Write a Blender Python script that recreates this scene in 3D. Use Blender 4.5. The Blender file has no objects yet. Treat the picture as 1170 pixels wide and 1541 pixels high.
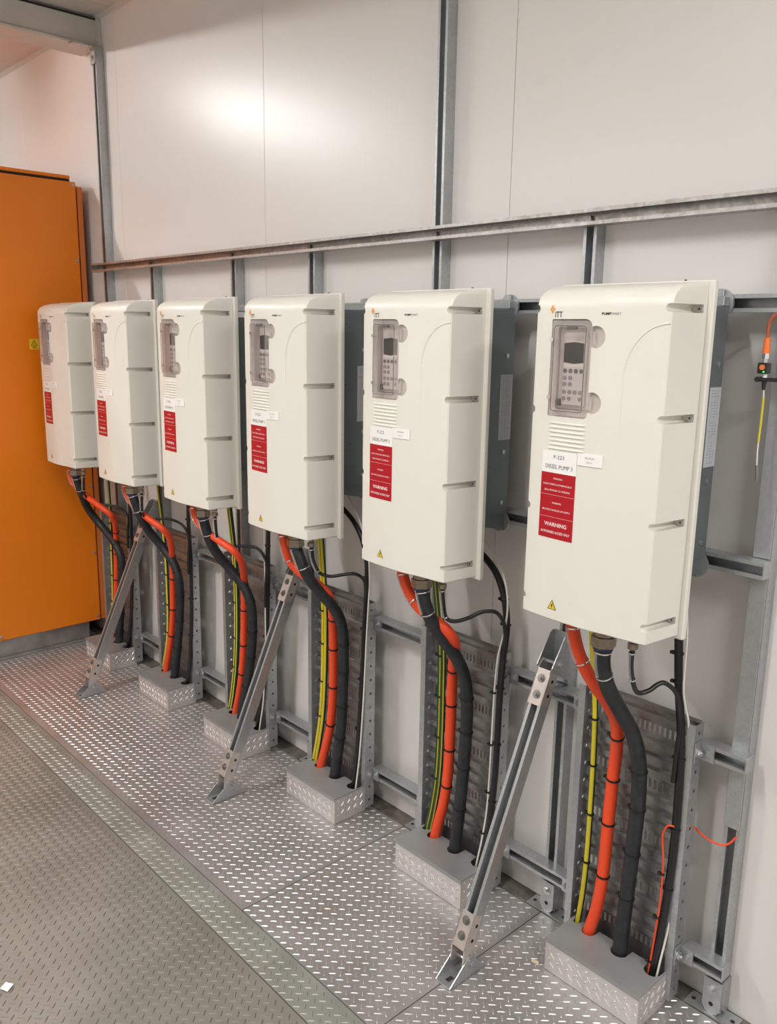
import bpy, bmesh, math, random
import numpy as np
from mathutils import Vector, Matrix
random.seed(7)
sc = bpy.context.scene
COL = sc.collection
# ------------------------------------------------------------------ camera
cam_data = bpy.data.cameras.new('camera'); cam = bpy.data.objects.new('camera', cam_data); COL.objects.link(cam)
YAW, PITCH, ROLL, FPX = 0.82600, 0.21010, 0.01580, 1270.8
_f = Vector((-math.sin(YAW)*math.cos(PITCH), math.cos(YAW)*math.cos(PITCH), -math.sin(PITCH)))
_r0 = Vector((math.cos(YAW), math.sin(YAW), 0)); _u0 = _r0.cross(_f)
_r = math.cos(ROLL)*_r0 + math.sin(ROLL)*_u0; _u = -math.sin(ROLL)*_r0 + math.cos(ROLL)*_u0
M = Matrix(((_r.x, _u.x, -_f.x, 4.4083), (_r.y, _u.y, -_f.y, -2.0133), (_r.z, _u.z, -_f.z, 1.7762), (0, 0, 0, 1)))
cam.matrix_world = M
cam_data.sensor_fit = 'VERTICAL'; cam_data.sensor_height = 36.0; cam_data.lens = FPX/1541*36.0
cam_data.clip_start = 0.05; cam_data.clip_end = 60
sc.camera = cam
# ------------------------------------------------------------------ world, exposure, lights
w = bpy.data.worlds.new('world'); sc.world = w; w.use_nodes = True
w.node_tree.nodes['Background'].inputs[0].default_value = (1, .96, .92, 1)
w.node_tree.nodes['Background'].inputs[1].default_value = 0.02
sc.view_settings.view_transform = 'Standard'; sc.view_settings.look = 'None'
sc.view_settings.gamma = 1; sc.view_settings.use_curve_mapping = False
sc.view_settings.exposure = 0.27
CEIL = 3.27
# ceiling luminaires, the last two added as fill: (x, y, length along y, watts)
LAMPS = [(-0.72, -1.78, 1.30, 70), (3.15, -2.2, 1.15, 37), (0.9, -2.85, 1.15, 52), (5.7, -1.3, 1.15, 56)]
LAMP_COL = (1.0, 0.99, 0.968)

# ------------------------------------------------------------------ materials
def mat(name, col, rough=.5, metal=0., spec=.5, var=0., vscale=20., rvar=0., bump=0., bscale=60., coat=0., col2=None, aniso=None):
    m = bpy.data.materials.new(name); m.use_nodes = True; nt = m.node_tree; b = nt.nodes['Principled BSDF']
    b.inputs['Base Color'].default_value = (*col, 1); b.inputs['Roughness'].default_value = rough
    b.inputs['Metallic'].default_value = metal; b.inputs['Specular IOR Level'].default_value = spec
    if coat: b.inputs['Coat Weight'].default_value = coat; b.inputs['Coat Roughness'].default_value = .15
    if var or rvar or bump:
        tc = nt.nodes.new('ShaderNodeTexCoord'); n = nt.nodes.new('ShaderNodeTexNoise')
        n.inputs['Scale'].default_value = vscale; n.inputs['Detail'].default_value = 5; n.inputs['Roughness'].default_value = .6
        nt.links.new(tc.outputs['Object'], n.inputs['Vector'])
        if var:
            r = nt.nodes.new('ShaderNodeValToRGB'); c2 = col2 or tuple(max(0, c*(1-var)) for c in col)
            c1 = tuple(min(1, c*(1+var*.5)) for c in col) if not col2 else col
            r.color_ramp.elements[0].position = .32; r.color_ramp.elements[0].color = (*c2, 1)
            r.color_ramp.elements[1].position = .68; r.color_ramp.elements[1].color = (*c1, 1)
            nt.links.new(n.outputs['Fac'], r.inputs[0]); nt.links.new(r.outputs[0], b.inputs['Base Color'])
        if rvar:
            mr = nt.nodes.new('ShaderNodeMapRange'); mr.inputs['To Min'].default_value = rough-rvar; mr.inputs['To Max'].default_value = rough+rvar
            mr.inputs['From Min'].default_value = .3; mr.inputs['From Max'].default_value = .7
            nt.links.new(n.outputs['Fac'], mr.inputs['Value']); nt.links.new(mr.outputs[0], b.inputs['Roughness'])
        if bump:
            n2 = nt.nodes.new('ShaderNodeTexNoise'); n2.inputs['Scale'].default_value = bscale; n2.inputs['Detail'].default_value = 3
            nt.links.new(tc.outputs['Object'], n2.inputs['Vector'])
            bp = nt.nodes.new('ShaderNodeBump'); bp.inputs['Strength'].default_value = bump; bp.inputs['Distance'].default_value = .002
            nt.links.new(n2.outputs['Fac'], bp.inputs['Height']); nt.links.new(bp.outputs[0], b.inputs['Normal'])
    return m

def galv(name, base, dark, rough=.42, metal=.75, scale=45.):
    """zinc coated steel: voronoi spangle mixed with a broad stain noise"""
    m = bpy.data.materials.new(name); m.use_nodes = True; nt = m.node_tree; b = nt.nodes['Principled BSDF']
    b.inputs['Metallic'].default_value = metal
    tc = nt.nodes.new('ShaderNodeTexCoord'); v = nt.nodes.new('ShaderNodeTexVoronoi'); v.inputs['Scale'].default_value = scale
    n = nt.nodes.new('ShaderNodeTexNoise'); n.inputs['Scale'].default_value = 7; n.inputs['Detail'].default_value = 6
    nt.links.new(tc.outputs['Object'], v.inputs['Vector']); nt.links.new(tc.outputs['Object'], n.inputs['Vector'])
    sep = nt.nodes.new('ShaderNodeSeparateColor'); nt.links.new(v.outputs['Color'], sep.inputs[0])
    a = nt.nodes.new('ShaderNodeMath'); a.operation = 'MULTIPLY_ADD'; a.inputs[1].default_value = .35; nt.links.new(sep.outputs[0], a.inputs[0]); nt.links.new(n.outputs['Fac'], a.inputs[2])
    r = nt.nodes.new('ShaderNodeValToRGB'); r.color_ramp.elements[0].position = .35; r.color_ramp.elements[1].position = .95
    r.color_ramp.elements[0].color = (*dark, 1); r.color_ramp.elements[1].color = (*base, 1)
    nt.links.new(a.outputs[0], r.inputs[0]); nt.links.new(r.outputs[0], b.inputs['Base Color'])
    mr = nt.nodes.new('ShaderNodeMapRange'); mr.inputs['From Min'].default_value = .3; mr.inputs['From Max'].default_value = 1.0
    mr.inputs['To Min'].default_value = rough+.1; mr.inputs['To Max'].default_value = rough-.08
    nt.links.new(a.outputs[0], mr.inputs['Value']); nt.links.new(mr.outputs[0], b.inputs['Roughness'])
    return m

def clearmat(name, tint, gloss=.12, rough=.08, opac=.15, col=(.8, .78, .75)):
    m = bpy.data.materials.new(name); m.use_nodes = True; nt = m.node_tree; nt.nodes.clear()
    o = nt.nodes.new('ShaderNodeOutputMaterial'); t = nt.nodes.new('ShaderNodeBsdfTransparent'); t.inputs[0].default_value = (*tint, 1)
    d = nt.nodes.new('ShaderNodeBsdfDiffuse'); d.inputs[0].default_value = (*col, 1)
    g = nt.nodes.new('ShaderNodeBsdfGlossy'); g.inputs['Roughness'].default_value = rough
    lw = nt.nodes.new('ShaderNodeLayerWeight'); lw.inputs[0].default_value = .35
    pw = nt.nodes.new('ShaderNodeMath'); pw.operation = 'POWER'; pw.inputs[1].default_value = 3; nt.links.new(lw.outputs['Facing'], pw.inputs[0])
    fr = nt.nodes.new('ShaderNodeMath'); fr.operation = 'MULTIPLY_ADD'; fr.inputs[1].default_value = .45; fr.inputs[2].default_value = .035; nt.links.new(pw.outputs[0], fr.inputs[0])
    m1 = nt.nodes.new('ShaderNodeMixShader'); m1.inputs[0].default_value = opac
    m2 = nt.nodes.new('ShaderNodeMixShader')
    nt.links.new(t.outputs[0], m1.inputs[1]); nt.links.new(d.outputs[0], m1.inputs[2])
    nt.links.new(fr.outputs[0], m2.inputs[0]); nt.links.new(m1.outputs[0], m2.inputs[1]); nt.links.new(g.outputs[0], m2.inputs[2])
    nt.links.new(m2.outputs[0], o.inputs[0])
    return m

MAT = {}
MAT['wall'] = mat('painted_wall_panel', (.72, .695, .67), .33, 0, .5, bump=.04, bscale=7)
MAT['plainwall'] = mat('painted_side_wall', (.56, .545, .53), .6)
MAT['ceiling'] = mat('ceiling_panel', (.62, .58, .54), .55, var=.03, vscale=3)
MAT['beam'] = mat('painted_beam', (.55, .53, .49), .5, var=.05, vscale=14)
MAT['cream'] = mat('drive_cover_plastic', (.755, .735, .665), .36, 0, .5, var=.012, vscale=6, bump=.06, bscale=900)
MAT['creamback'] = mat('drive_flange_paint', (.74, .72, .655), .4)
MAT['grey'] = mat('drive_body_steel', (.20, .23, .24), .48, .55, var=.12, vscale=6, rvar=.08)
MAT['galv'] = galv('galvanised_channel', (.50, .52, .53), (.40, .42, .43), .38, .75, 110)
MAT['galvrail'] = galv('galvanised_rail_stained', (.56, .55, .53), (.33, .31, .295), .38, .75, 90)
MAT['galvtray'] = mat('galvanised_tray_sheet', (.33, .325, .315), .36, .75, var=.22, vscale=24, rvar=.03)
MAT['zinc'] = mat('zinc_plated_sleeve', (.62, .56, .52), .38, .65, var=.1, vscale=30)
MAT['bolt'] = mat('zinc_bolt', (.55, .56, .56), .3, .9)
MAT['darkbolt'] = mat('dark_bolt', (.28, .27, .26), .35, .85)
MAT['plate'] = mat('tread_plate_bright', (.50, .48, .475), .40, .62, var=.16, vscale=5, rvar=.07, col2=(.40, .38, .365))
MAT['platestrip'] = mat('tread_plate_dull', (.36, .37, .335), .48, .5, var=.15, vscale=6, rvar=.05, col2=(.30, .305, .27))
MAT['plateworn'] = mat('tread_plate_worn', (.31, .29, .255), .5, .45, var=.2, vscale=2.2, rvar=.05, col2=(.225, .215, .185))
MAT['lug'] = mat('tread_lug_polished', (.60, .57, .555), .34, .75)
MAT['lugwornshade'] = mat('tread_lug_worn_shaded', (.17, .16, .14), .45, .4)  # worn lugs, with the shade of faces turned away put into the colour
MAT['lugstrip'] = mat('tread_lug_dull', (.30, .30, .27), .42, .5)
MAT['lugbox'] = mat('kick_box_lug', (.80, .78, .76), .25, .7)
MAT['boxtop'] = mat('kick_box_lid_aluminium', (.34, .345, .345), .5, .45, var=.06, vscale=12)
MAT['boxside'] = mat('kick_box_tread_plate', (.62, .585, .575), .38, .45, var=.1, vscale=12)
MAT['subfloor'] = mat('subfloor_steel', (.08, .075, .07), .8, .2, var=.4, vscale=30)
MAT['edge'] = mat('floor_edge_channel', (.24, .225, .20), .5, .5, var=.5, vscale=22, col2=(.10, .08, .06))
MAT['orange'] = mat('orange_powder_coat', (.80, .21, .006), .38, 0, .45, var=.02, vscale=3, bump=.08, bscale=500)
MAT['orangedark'] = mat('orange_frame_paint', (.62, .17, .03), .42)
MAT['gap'] = mat('dark_gap', (.02, .018, .017), .8)
MAT['plinth'] = mat('plinth_steel', (.40, .40, .39), .42, .7, var=.35, vscale=7, rvar=.05)
MAT['corange'] = mat('orange_cable_sheath', (.83, .075, .02), .42, 0, .4, bump=.1, bscale=300)
MAT['cdark'] = mat('dark_orange_lead', (.42, .10, .035), .4)
MAT['cblack'] = mat('black_flexible_conduit', (.030, .033, .038), .5, 0, .4, var=.5, vscale=40, rvar=.1, col2=(.012, .013, .015))
MAT['cblack2'] = mat('black_cable_sheath', (.010, .010, .011), .38, 0, .5)
MAT['cyellow'] = mat('earth_cable_yellow', (.62, .52, .03), .42)
MAT['cgreen'] = mat('earth_cable_green', (.008, .055, .022), .42)
MAT['cwhite'] = mat('white_cable_sheath', (.72, .70, .64), .45)
MAT['tie'] = mat('black_nylon_tie', (.008, .008, .008), .45)
MAT['tag'] = clearmat('clear_marker_sleeve', (.9, .9, .9), opac=.22, rough=.1)
MAT['silver'] = mat('steel_tie', (.75, .74, .72), .2, .95)
MAT['brass'] = mat('nickel_brass_gland', (.36, .30, .235), .3, .85, var=.2, vscale=60)
MAT['blue'] = mat('blue_gland_seal', (.02, .035, .09), .4)
MAT['red'] = mat('red_warning_sticker', (.42, .006, .014), .35, 0, .4)
MAT['white'] = mat('white_sticker', (.86, .85, .83), .35)
MAT['ink'] = mat('grey_ink', (.10, .10, .10), .5)
MAT['whiteink'] = mat('white_ink', (.88, .72, .72), .45)
MAT['black'] = mat('black_ink', (.012, .011, .010), .45)
MAT['lightink'] = mat('light_grey_ink', (.28, .27, .26), .5)
MAT['logo'] = mat('orange_logo_ink', (.80, .33, .04), .4)
MAT['yellow'] = mat('yellow_sticker', (.80, .56, .03), .4)
MAT['keypad'] = mat('keypad_plastic', (.72, .67, .65), .42)
MAT['keyface'] = mat('keypad_membrane', (.58, .54, .53), .4)
MAT['screen'] = mat('keypad_display', (.014, .009, .007), .2, 0, .3)
MAT['btndark'] = mat('dark_button', (.12, .11, .115), .4)
MAT['btn'] = mat('grey_button', (.26, .235, .24), .4)
MAT['pocket'] = mat('keypad_recess_plastic', (.68, .63, .61), .5)
MAT['pane'] = clearmat('clear_keypad_cover', (.985, .975, .97), opac=.02)
MAT['rim'] = clearmat('frosted_cover_rim', (.95, .93, .92), opac=.20, rough=.15, col=(.88, .84, .81))
MAT['sleeveorange'] = mat('orange_connector', (.85, .19, .04), .4)
MAT['black3'] = mat('black_plastic', (.02, .02, .02), .4)
MAT['paper'] = mat('paper', (.85, .82, .80), .6)
MAT['foam'] = mat('dried_foam', (.62, .55, .40), .8)
MAT['sticker2'] = mat('pale_data_sticker', (.50, .52, .55), .45)
MAT['blued'] = mat('pale_data_print', (.30, .32, .36), .5)

# ------------------------------------------------------------------ mesh builder
class MB:
    def __init__(s): s.v = []; s.f = []; s.m = []
    def add(s, vs, fs, mi=0):
        o = len(s.v); s.v.extend([tuple(v) for v in vs]); s.f.extend([tuple(i+o for i in f) for f in fs]); s.m.extend([mi]*len(fs)); return s
    def box(s, x0, x1, y0, y1, z0, z1, mi=0):
        return s.add([(x0, y0, z0), (x1, y0, z0), (x1, y1, z0), (x0, y1, z0), (x0, y0, z1), (x1, y0, z1), (x1, y1, z1), (x0, y1, z1)],
                     [(0, 3, 2, 1), (4, 5, 6, 7), (0, 1, 5, 4), (1, 2, 6, 5), (2, 3, 7, 6), (3, 0, 4, 7)], mi)
    def bbox(s, x0, x1, y0, y1, z0, z1, b=.002, mi=0):
        """box with chamfered edges"""
        vs = []; X = (x0, x1); Y = (y0, y1); Z = (z0, z1); idx = {}
        for i in (0, 1):
            for j in (0, 1):
                for k in (0, 1):
                    sx, sy, sz = (b if i == 0 else -b), (b if j == 0 else -b), (b if k == 0 else -b)
                    for a, p in (('x', (X[i], Y[j]+sy, Z[k]+sz)), ('y', (X[i]+sx, Y[j], Z[k]+sz)), ('z', (X[i]+sx, Y[j]+sy, Z[k]))):
                        idx[(i, j, k, a)] = len(vs); vs.append(p)
        F = []
        for i in (0, 1): F.append([idx[(i, j, k, 'x')] for j, k in ((0, 0), (1, 0), (1, 1), (0, 1))])
        for j in (0, 1): F.append([idx[(i, j, k, 'y')] for i, k in ((0, 0), (1, 0), (1, 1), (0, 1))])
        for k in (0, 1): F.append([idx[(i, j, k, 'z')] for i, j in ((0, 0), (1, 0), (1, 1), (0, 1))])
        for i in (0, 1):
            for j in (0, 1): F.append([idx[(i, j, 0, 'x')], idx[(i, j, 1, 'x')], idx[(i, j, 1, 'y')], idx[(i, j, 0, 'y')]])
        for i in (0, 1):
            for k in (0, 1): F.append([idx[(i, 0, k, 'x')], idx[(i, 1, k, 'x')], idx[(i, 1, k, 'z')], idx[(i, 0, k, 'z')]])
        for j in (0, 1):
            for k in (0, 1): F.append([idx[(0, j, k, 'y')], idx[(1, j, k, 'y')], idx[(1, j, k, 'z')], idx[(0, j, k, 'z')]])
        for i in (0, 1):
            for j in (0, 1):
                for k in (0, 1): F.append([idx[(i, j, k, a)] for a in 'xyz'])
        return s.add(vs, F, mi)
    def extr(s, prof, o, u, v, wv, mi=0):
        """extrude the 2D polygon prof (in u, v) from o along wv"""
        o, u, v, wv = Vector(o), Vector(u), Vector(v), Vector(wv); n = len(prof)
        vs = [o+u*a+v*b for a, b in prof]+[o+u*a+v*b+wv for a, b in prof]
        fs = [tuple(range(n))[::-1], tuple(range(n, 2*n))]+[(i, (i+1) % n, (i+1) % n+n, i+n) for i in range(n)]
        return s.add(vs, fs, mi)
    def cyl(s, p0, p1, r, n=12, r2=None, mi=0, hexa=False, rot=0.):
        p0, p1 = Vector(p0), Vector(p1); d = (p1-p0).normalized(); a = d.orthogonal().normalized(); b = d.cross(a); r2 = r if r2 is None else r2
        if hexa: n = 6
        vs = [p0+(a*math.cos(2*math.pi*i/n+rot)+b*math.sin(2*math.pi*i/n+rot))*r for i in range(n)]+[p1+(a*math.cos(2*math.pi*i/n+rot)+b*math.sin(2*math.pi*i/n+rot))*r2 for i in range(n)]
        return s.add(vs, [tuple(range(n))[::-1], tuple(range(n, 2*n))]+[(i, (i+1) % n, (i+1) % n+n, i+n) for i in range(n)], mi)
    def tube(s, pts, r, n=10, mi=0, mats=None, ref=Vector((0, -1, .15)), closed=False, rfun=None):
        pts = [Vector(p) for p in pts]; N = len(pts); rings = []
        for i, p in enumerate(pts):
            t = (pts[min(i+1, N-1)]-pts[max(i-1, 0)]).normalized() if not closed else (pts[(i+1) % N]-pts[i-1]).normalized()
            a = (ref-t*ref.dot(t)).normalized(); b = t.cross(a); rr = r if rfun is None else rfun(i/(N-1))
            rings.append([p+(a*math.cos(2*math.pi*j/n)+b*math.sin(2*math.pi*j/n))*rr for j in range(n)])
        o = len(s.v)
        for R in rings: s.v.extend(tuple(q) for q in R)
        M_ = N if closed else N-1
        for i in range(M_):
            for j in range(n):
                i2 = (i+1) % N
                s.f.append((o+i*n+j, o+i*n+(j+1) % n, o+i2*n+(j+1) % n, o+i2*n+j)); s.m.append(mats[j] if mats else mi)
        if not closed:
            s.f.append(tuple(o+j for j in range(n))[::-1]); s.m.append(mi)
            s.f.append(tuple(o+(N-1)*n+j for j in range(n))); s.m.append(mi)
        return s
    def ring(s, c, t, R, r, n=16, k=6, mi=0):
        c, t = Vector(c), Vector(t).normalized(); a = t.orthogonal().normalized(); b = t.cross(a); o = len(s.v)
        for i in range(n):
            A = 2*math.pi*i/n; dr = a*math.cos(A)+b*math.sin(A)
            for j in range(k):
                B = 2*math.pi*j/k; s.v.append(tuple(c+dr*(R+r*math.cos(B))+t*(r*1.6*math.sin(B))))
        for i in range(n):
            for j in range(k):
                s.f.append((o+i*k+j, o+((i+1) % n)*k+j, o+((i+1) % n)*k+(j+1) % k, o+i*k+(j+1) % k)); s.m.append(mi)
        return s
    def bolt(s, c, d, r=.009, h=.007, washer=True, mi=0):
        c, d = Vector(c), Vector(d).normalized()
        if washer: s.cyl(c, c+d*.002, r*1.35, 14, mi=mi)
        s.cyl(c, c+d*h, r, hexa=True, mi=mi, rot=.3); s.cyl(c+d*h, c+d*(h+.004), r*.5, 10, mi=mi)
        return s

ORG = {}
def build(name, mb, mats, parent=None, smooth=None, base=None):
    me = bpy.data.meshes.new(name)
    if parent is not None: off = ORG[root_of(parent).name]
    else:
        if base is not None: off = Vector(base)
        else:
            A = np.array(mb.v); lo = A.min(0); hi = A.max(0); off = Vector(((lo[0]+hi[0])/2, (lo[1]+hi[1])/2, lo[2]))
    V = [(x-off[0], y-off[1], z-off[2]) for x, y, z in mb.v]
    me.from_pydata(V, [], mb.f)
    if not isinstance(mats, (list, tuple)): mats = [mats]
    for m in mats: me.materials.append(MAT[m])
    if len(mats) > 1: me.polygons.foreach_set('material_index', mb.m)
    me.validate(); fixn(me)
    if smooth is not None:
        me.polygons.foreach_set('use_smooth', [True]*len(me.polygons)); me.set_sharp_from_angle(angle=math.radians(smooth))
    ob = bpy.data.objects.new(name, me); COL.objects.link(ob)
    if parent is not None: ob.parent = parent
    else: ob.location = off; ORG[ob.name] = Vector(off)
    return ob
def fixn(me):
    bm = bmesh.new(); bm.from_mesh(me); bmesh.ops.recalc_face_normals(bm, faces=bm.faces); bm.to_mesh(me); bm.free()
def root_of(o):
    while o.parent is not None: o = o.parent
    return o
def thing(name, loc, label, cat, group=None):
    o = bpy.data.objects.new(name, None); COL.objects.link(o); o.location = loc; o.empty_display_size = .05
    ORG[o.name] = Vector(loc); tag(o, label, cat, group); return o
def tag(o, label, cat, group=None, kind=None):
    if label: o['label'] = label
    if cat: o['category'] = cat
    if group: o['group'] = group
    if kind: o['kind'] = kind
    return o
def struct(o): o['kind'] = 'structure'; return o
def copy_tree(o, parent=None):
    c = o.copy(); COL.objects.link(c)
    if parent is not None: c.parent = parent
    for ch in list(o.children): copy_tree(ch, c)
    return c
def catmull(P, k=8):
    P = [Vector(p) for p in P]; P = [P[0]*2-P[1]]+P+[P[-1]*2-P[-2]]; out = []
    for i in range(1, len(P)-2):
        a, b, c, d = P[i-1:i+3]
        for j in range(k):
            t = j/k; out.append(.5*((2*b)+(c-a)*t+(2*a-5*b+4*c-d)*t*t+(3*b-a-3*c+d)*t*t*t))
    out.append(P[-2]); return out
STRUT = [(0, 0), (.041, 0), (.041, .041), (.0315, .041), (.0315, .034), (.034, .034), (.034, .0385), (.0385, .0385), (.0385, .0025),
         (.0025, .0025), (.0025, .0385), (.007, .0385), (.007, .034), (.0095, .034), (.0095, .041), (0, .041)]
def lugs(mb, o, u, v, U, V, pitch=.032, L=.0240, wd=.0040, h=.0016, nrm=None, skip=None, ph=(0., 0.)):
    o, u, v = Vector(o), Vector(u), Vector(v); n = Vector(nrm) if nrm else u.cross(v)
    ni, nj = int(U/pitch)+1, int(V/pitch)+1
    k1, k2, kd = L/2, L*.33, wd/2
    for i in range(ni):
        for j in range(nj):
            for t in (0, 1):
                a = (i+.5*t+.25)*pitch+ph[0]; b = (j+.5*t+.25)*pitch+ph[1]
                m = L*.38
                if a < m or b < m or a > U-m or b > V-m: continue
                if skip and skip(a, b): continue
                s_ = .70710678
                d = (u+v)*s_ if t == 0 else (u-v)*s_; e = n.cross(d); c = o+u*a+v*b
                vs = [c-d*k1, c-d*k2+e*kd, c+d*k2+e*kd, c+d*k1, c+d*k2-e*kd, c-d*k2-e*kd, c-d*k2*.8+n*h, c+d*k2*.8+n*h]
                mb.add(vs, [(0, 1, 6), (1, 2, 7, 6), (2, 3, 7), (3, 4, 7), (4, 5, 6, 7), (5, 0, 6)])
    return mb
# ================================================================== THE ROOM
X0, X1, Y0 = -2.6, 6.4, -3.3
wall = struct(build('wall_back', MB().box(X0, X1, .012, .10, -.02, CEIL), 'gap'))
edges = [X0, -1.024, .226, 1.476, 2.726, 3.976, 5.226, X1]
for a, b in zip(edges[:-1], edges[1:]):
    build('wall_panel', MB().bbox(a+.0007, b-.0007, 0, .012, 0, CEIL, .0009), 'wall', wall)
struct(build('wall_left', MB().box(X0-.1, X0, Y0, 0, 0, CEIL), 'plainwall'))
struct(build('wall_right', MB().box(X1, X1+.1, Y0, 0, 0, CEIL), 'plainwall'))
struct(build('wall_front', MB().box(X0, X1, Y0-.1, Y0, 0, CEIL), 'plainwall'))
ce = struct(build('ceiling', MB().box(X0, X1, Y0, .1, CEIL+.01, CEIL+.1), 'gap'))
for a, b in zip(edges[:-1], edges[1:]):
    build('ceiling_panel', MB().box(a+.002, b-.002, Y0, 0, CEIL, CEIL+.01), 'ceiling', ce)
struct(build('trim_1', MB().extr([(0, 0), (-.018, 0), (0, -.018)], (X0, -.0005, CEIL-.0005), (0, 1, 0), (0, 0, 1), (X1-X0, 0, 0)), 'beam'))
# beam across the room
bm_ = struct(build('trim_2', MB().bbox(-.10, .055, Y0, -.002, 3.135, CEIL-.004, .006), 'beam'))
build('beam_gap_shade', MB().box(.055, .058, Y0, -.002, CEIL-.02, CEIL-.010), 'gap', bm_)  # dark strip painted in for the shaded gap between beam and ceiling
build('beam_flange', MB().bbox(-.115, .068, Y0, -.012, 3.122, 3.137, .004), 'beam', bm_)
mb = MB(); mb.extr([(-.02, -.03), (.075, -.03), (.088, -.02), (.09, .09), (.08, .11), (.02, .115), (-.02, .11)], (-.0, -.014, 3.15), (1, 0, 0), (0, 0, 1), (0, .012, 0))
build('beam_end_plate', mb, 'beam', bm_)
# floor
fl = struct(build('floor', MB().box(X0, X1, Y0, 0, -.06, -.005), 'subfloor'))
def plate(x0, x1, y0, y1, m, lm, ph=(0, 0), dens=True):
    p = build('tread_plate', MB().bbox(x0+.0018, x1-.0018, y0+.0018, y1-.0018, -.005, 0, .0004), m, fl)
    if dens:
        a0, a1, b0 = max(x0, -.7), min(x1, 4.25), max(y0, -2.3)
        l = build('tread_lugs', lugs(MB(), (a0, b0, 0), (1, 0, 0), (0, 1, 0), a1-a0, y1-b0, ph=ph), lm, p)
        l['kind'] = 'stuff'
    return p
plate(X0, 2.403, -.762, -.062, 'plate', 'lug')
plate(2.403, 3.028, -.762, -.062, 'plate', 'lug', (.004, .006))
plate(3.028, X1, -.762, -.062, 'plate', 'lug', (.01, .002))
plate(X0, X1, -.876, -.762, 'platestrip', 'lugstrip', (0, .004))
plate(X0, X1, Y0, -.876, 'plateworn', 'lugwornshade')
build('floor_edge_strip', MB().bbox(X0, X1, -.0605, -.001, -.005, .001, .001), 'edge', fl)

# ceiling luminaires; the walkway and near-end ones are added fill lights
tm = bpy.data.materials.new('lit_tube'); tm.use_nodes = True; tb = tm.node_tree.nodes['Principled BSDF']; tb.inputs['Emission Color'].default_value = (*LAMP_COL, 1)
tb.inputs['Emission Strength'].default_value = LAMPS[0][3]/(.026*math.pi*1.05*math.pi); MAT['tube'] = tm
for i, (lx, ly, L, W) in enumerate(LAMPS):
    t = thing('ceiling_light', (lx, ly, CEIL-.07), ['twin tube batten luminaire on the ceiling behind the cross beam above the orange cabinet',
        'diffuser batten luminaire on the ceiling above the nearest drive', 'added fill light in a batten housing on the ceiling over the worn walkway', 'added fill light in a batten housing at the near end, behind the camera'][i], 'ceiling light')
    build('housing', MB().bbox(lx-.07, lx+.07, ly-L/2-.04, ly+L/2+.04, CEIL-.055, CEIL-.001, .006), 'beam', t)
    for e in (-1, 1): build('end_cap', MB().bbox(lx-.06, lx+.06, ly+e*(L/2+.025)-.012, ly+e*(L/2+.025)+.012, CEIL-.085, CEIL-.056, .004), 'beam', t)
    if i == 0:
        # bare tubes: they light the ceiling and the far wall sideways as well
        for k_, (a, b) in enumerate(((-L/2, -.05), (.05, L/2))):
            build('fluorescent_tube', MB().cyl((lx, ly+a, CEIL-.072), (lx, ly+b, CEIL-.072), .013, 14), 'tube', t)
    else:
        ld = bpy.data.lights.new('tube_or_fill_light', 'AREA'); ld.shape = 'RECTANGLE'; ld.size = .11; ld.size_y = L
        ld.energy = W; ld.spread = math.radians((0, 172, 152, 174)[i]); ld.color = LAMP_COL
        lo = bpy.data.objects.new('tube_or_fill_light', ld); COL.objects.link(lo); lo.parent = t; lo.location = (0, 0, -.02)

# ================================================================== ORANGE CABINET
OX = -.15
t = thing('orange_switch_cabinet', (-.60, -.70, .10), 'tall orange painted switchboard cabinet at the far end of the row of drives', 'cabinet')
build('carcass', MB().bbox(-1.05, OX-.022, -1.34, -.055, .118, 2.50, .004), 'orangedark', t)
build('frame_post', MB().bbox(OX-.03, OX-.004, -.066, -.038, .118, 2.495, .003), 'orangedark', t)
build('side_panel', MB().bbox(OX-.018, OX, -1.33, -.074, .118, 2.515, .0025), 'orange', t)
build('cap_gap_shade', MB().box(-1.0, OX-.012, -1.32, -.10, 2.50, 2.528), 'gap', t)  # dark block stands in for the shaded gap under the top cap
build('top_cap', MB().bbox(-1.05, OX-.002, -1.34, -.10, 2.528, 2.545, .003), 'orange', t)
bm = MB()
for z in (2.50, 2.12, 1.73, 1.33, .905, .52, .14):
    for y in (-.088, -.628, -1.31):
        b_ = MB().cyl((OX, y, z), (OX+.0015, y, z), .0085, 14); b_.cyl((OX+.0015, y, z), (OX+.0055, y, z), .0055, hexa=True)
        build('panel_bolt', b_, 'bolt', t, smooth=30)
s = build('hazard_sticker', MB().box(OX, OX+.0008, -.369, -.319, 1.658, 1.712), 'yellow', t)
tr_ = MB(); tr_.extr([(0, .020), (-.017, -.010), (.017, -.010), (.0125, -.0075), (-.0125, -.0075), (0, .0145), (.0125, -.0075), (.017, -.010)], (OX+.0008, -.344, 1.688), (0, 1, 0), (0, 0, 1), (.0003, 0, 0))
tr_.box(OX+.0008, OX+.0011, -.3455, -.3425, 1.684, 1.692); tr_.box(OX+.0008, OX+.0011, -.352, -.336, 1.664, 1.667); tr_.box(OX+.0008, OX+.0011, -.355, -.333, 1.6695, 1.6725)
build('hazard_symbol', tr_, 'black', s)
t = thing('cabinet_plinth', (-.2, -.7, 0), 'grey steel channel plinth under the orange cabinet', 'plinth')
mb = MB(); mb.extr([(0, .0), (.032, 0), (.032, .008), (.010, .012), (.008, .1165), (-.03, .1165), (-.03, .1085), (0, .1085)], (-.205, -1.34, .002), (1, 0, 0), (0, 0, 1), (0, 1.215, 0))
build('channel', mb, 'plinth', t)
build('end_return', MB().bbox(-.95, -.206, -.130, -.122, .002, .117, .002), 'plinth', t)
for y in (-.22, -.40, -.75, -1.1): build('fixing_hole', MB().cyl((-.2, y, .065), (-.1968, y, .065), .009, 14), 'gap', t)

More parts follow.
